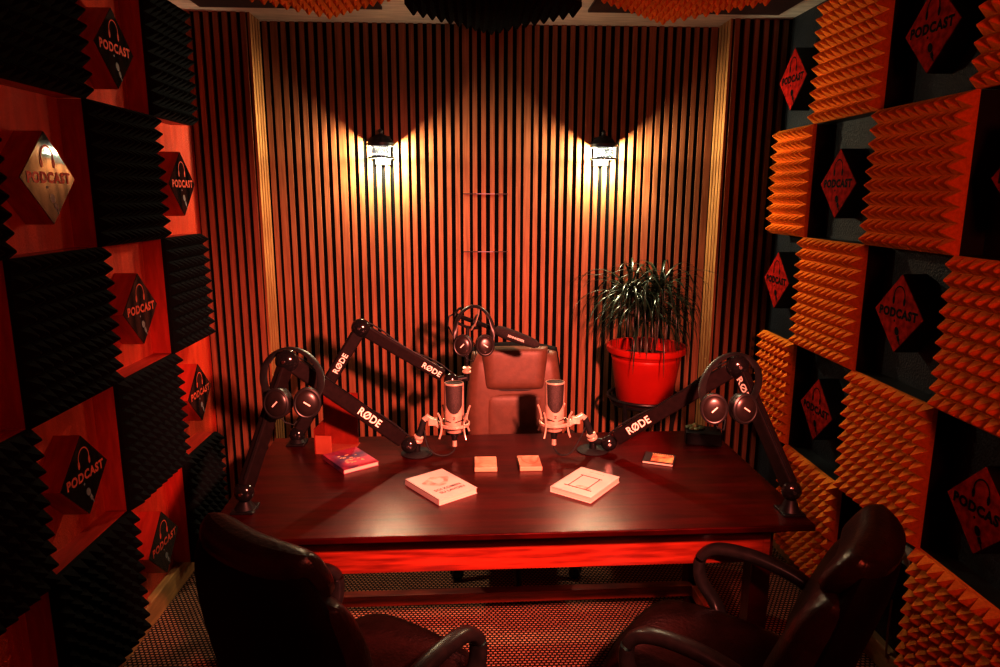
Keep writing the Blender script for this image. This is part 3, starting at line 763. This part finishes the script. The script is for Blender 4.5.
def exec_chair(label, loc, rot, main, back, tilt=.2, group=None, seat_h=.44, bh=.57, bw=.52, arm_h=.20):
    t = thing('office_chair', label, 'office chair', loc, (0,0,rot), group)
    star_base(t, seat_h)
    Rs = Matrix.Rotation(PI/2, 3, 'X')
    m = MB(); m.pillow((0,.03,seat_h-.03), .52, .52, .13, Rs, corner=.2, bend=lambda u,v: .0); m.build('seat', main, t, smooth=60)
    Rb = Matrix.Rotation(tilt, 3, 'X')
    o = Vector((0,-.235,seat_h+.02))
    wf = lambda v: 1.0 - .14*max(0,v)**2
    bend = lambda u,v: .035*u*u - .02*v
    m = MB(); m.pillow(o + Rb @ Vector((0,.0,bh*.43)), bw*1.03, bh*.84, .155, Rb, corner=.22, bend=bend)
    bk = m.build('backrest', main, t, smooth=60)
    m = MB(); m.pillow(o + Rb @ Vector((0,-.012,bh*.90)), bw*.78, bh*.28, .115, Rb, corner=.22, bend=bend); m.build('head_pad', main, bk, smooth=60)
    m = MB(); m.pillow(o + Rb @ Vector((0,-.045,bh*.50)), bw*1.0, bh*1.04, .10, Rb, corner=.25, wf=wf, bend=lambda u,v: .03*u*u); m.build('back_shell', back, bk, smooth=60)
    for s in (-1,1):
        x = s*.285; m = MB()
        path = [(s*.25,-.20,seat_h+.06),(x,-.215,seat_h+arm_h-.07),(x,-.17,seat_h+arm_h-.02),(x,-.05,seat_h+arm_h+.01),(x,.06,seat_h+arm_h+.01),(x,.125,seat_h+arm_h-.012),(x,.155,seat_h+arm_h-.06),(x,.145,seat_h+arm_h-.13),(x,.09,seat_h+.0),(s*.24,.05,seat_h-.05)]
        P = [Vector(p) for p in path]; out = []
        for i in range(len(P)-1):
            a = P[max(i-1,0)]; b = P[i]; c = P[i+1]; d = P[min(i+2,len(P)-1)]
            for q in [k/6 for k in range(6)]:
                out.append(.5*((2*b)+(c-a)*q+(2*a-5*b+4*c-d)*q*q+(3*b-a-3*c+d)*q**3))
        out.append(P[-1])
        m.sweep(out, .026, .019, 14, up=(s*.02,.0,1) if False else (0,-.35,1), p=2.6); m.build('armrest', 'arm_pad', t, smooth=60)
    return t
exec_chair('dark leather office chair at left front, seen from behind', (-.31, 1.75, 0), -math.atan2(.6,.8), 'leather_dark', 'leather_back', tilt=.17, group='dark leather chairs in front of the desk')
exec_chair('dark leather office chair at right front, turned sideways', (.72, 1.80, 0), math.atan2(.79,.62), 'leather_dark', 'leather_back', tilt=.27, bh=.52, group='dark leather chairs in front of the desk')

# rear chair: tan leather backrest with dark piping, facing the room
t = thing('office_chair', 'tan brown leather office chair behind the desk', 'office chair', (.205, 3.10, 0), (0,0,PI))
star_base(t, .46)
m = MB(); m.pillow((0,.03,.43), .50, .50, .13, Matrix.Rotation(PI/2,3,'X'), corner=.2); m.build('seat', 'leather_brown', t, smooth=60)
Rb = Matrix.Rotation(.14,3,'X'); o = Vector((0,-.14,.47))
bnd = lambda u,v: .030*u*u
wfr = lambda v: 1.0 - .05*abs(v)
m = MB(); m.pillow(o+Rb@Vector((0,0,.30)), .48, .62, .14, Rb, corner=.16, p=6, q=.36, bend=bnd, wf=wfr); bk = m.build('backrest', 'leather_brown', t, smooth=60)
m = MB(); m.pillow(o+Rb@Vector((0,.040,.505)), .315, .215, .115, Rb, corner=.03, p=10, q=.34, wf=lambda v: 1+.06*v); m.build('head_pad', 'leather_brown', bk, smooth=60)
m = MB(); m.pillow(o+Rb@Vector((0,.034,.20)), .295, .375, .095, Rb, corner=.03, p=12, q=.25); m.build('lumbar_pad', 'leather_brown', bk, smooth=60)
m = MB()
for s_ in (-1,1): m.sweep([o+Rb@Vector((s_*(.146+.018*k), .064-.02*max(0,k-.85)*5, .02+.57*k)) for k in [i_/12 for i_ in range(13)]], .0075, None, 8)
m.sweep([o+Rb@Vector((-.14+.28*k, .068, .398)) for k in [i_/8 for i_ in range(9)]], .006, None, 8)
m.sweep([o+Rb@Vector((-.14+.28*k, .074, .335)) for k in [i_/8 for i_ in range(9)]], .0016, None, 8)
m.build('piping', 'leather_seam', bk, smooth=60)
m = MB(); m.pillow(o+Rb@Vector((0,-.052,.305)), .50, .645, .10, Rb, corner=.16, p=6, q=.36, bend=bnd, wf=wfr); m.build('back_shell', 'leather_back', bk, smooth=60)
for s in (-1,1):
    x = s*.27; m = MB()
    m.sweep([(x,-.17,.60),(x,-.1,.655),(x,.0,.665),(x,.09,.66),(x,.13,.62),(x,.12,.55),(s*.24,.05,.43)], .026, .022, 14, up=(0,-.3,1), p=2.6); m.build('armrest', 'arm_pad', t, smooth=60)

# ------------------------------------------------------------------ socket with plug on the right wall
t = thing('power_socket', 'white power socket low on right wall with plugged cord', 'socket', (XR, 2.275, .50), (0,0,-PI/2))
MB().box((0,-.006,0), (.075,.012,.075)).build('plate', 'socket', t, smooth=0, bevel=.004)
m = MB(); m.lathe([(.018,0),(.018,.022),(.010,.034),(.006,.046)], 18, (.0,-.012,0), Matrix.Rotation(PI/2,3,'X')); m.build('plug', 'socket', t)
m = MB(); m.sweep([(0,-.055,0),(.0,-.066,-.02),(.004,-.05,-.08),(.008,-.04,-.18),(.006,-.04,-.30),(.012,-.04,-.42)], .004, None, 8, up=(1,0,0)); m.build('cord', 'cord', t)

# ------------------------------------------------------------------ lights
def light(name, typ, loc, energy, color, radius=.05, **kw):
    d = bpy.data.lights.new(name, typ); d.energy = energy; d.color = color
    if hasattr(d, 'shadow_soft_size'): d.shadow_soft_size = radius
    for k, v in kw.items(): setattr(d, k, v)
    o = bpy.data.objects.new(name, d); COL.objects.link(o); o.location = loc
    return o
def aim(o, target):
    o.rotation_euler = (Vector(target)-o.location).to_track_quat('-Z','Y').to_euler()
for x in SCX:
    light('sconce_light', 'POINT', (x, YB-.088, 2.022), 92, (.96, .90, .60), .022)
k = light('red_key_spot', 'SPOT', (.62, .45, 2.0), 1150, (1.0, .295, .22), .055, spot_size=math.radians(63), spot_blend=1.0)
aim(k, (-.08, 3.3, .70))
light('red_fill', 'POINT', (1.2, .2, 1.9), 50, (1.0, .12, .06), .12)

w = bpy.data.worlds.new('world'); SC.world = w; w.use_nodes = True
w.node_tree.nodes['Background'].inputs['Color'].default_value = (.02, .008, .006, 1)
w.node_tree.nodes['Background'].inputs['Strength'].default_value = .3

# ------------------------------------------------------------------ camera
cam = bpy.data.cameras.new('camera'); cam.sensor_width = 36.0; cam.lens = 684.99*36/1000
cam.clip_start = .05
co = bpy.data.objects.new('camera', cam); COL.objects.link(co)
co.location = (0, 0, 1.8)
Rm = Matrix.Rotation(-.0408, 3, 'Z') @ Matrix.Rotation(PI/2 - .1968, 3, 'X') @ Matrix.Rotation(.0031, 3, 'Z')
co.rotation_euler = Rm.to_euler()
SC.camera = co
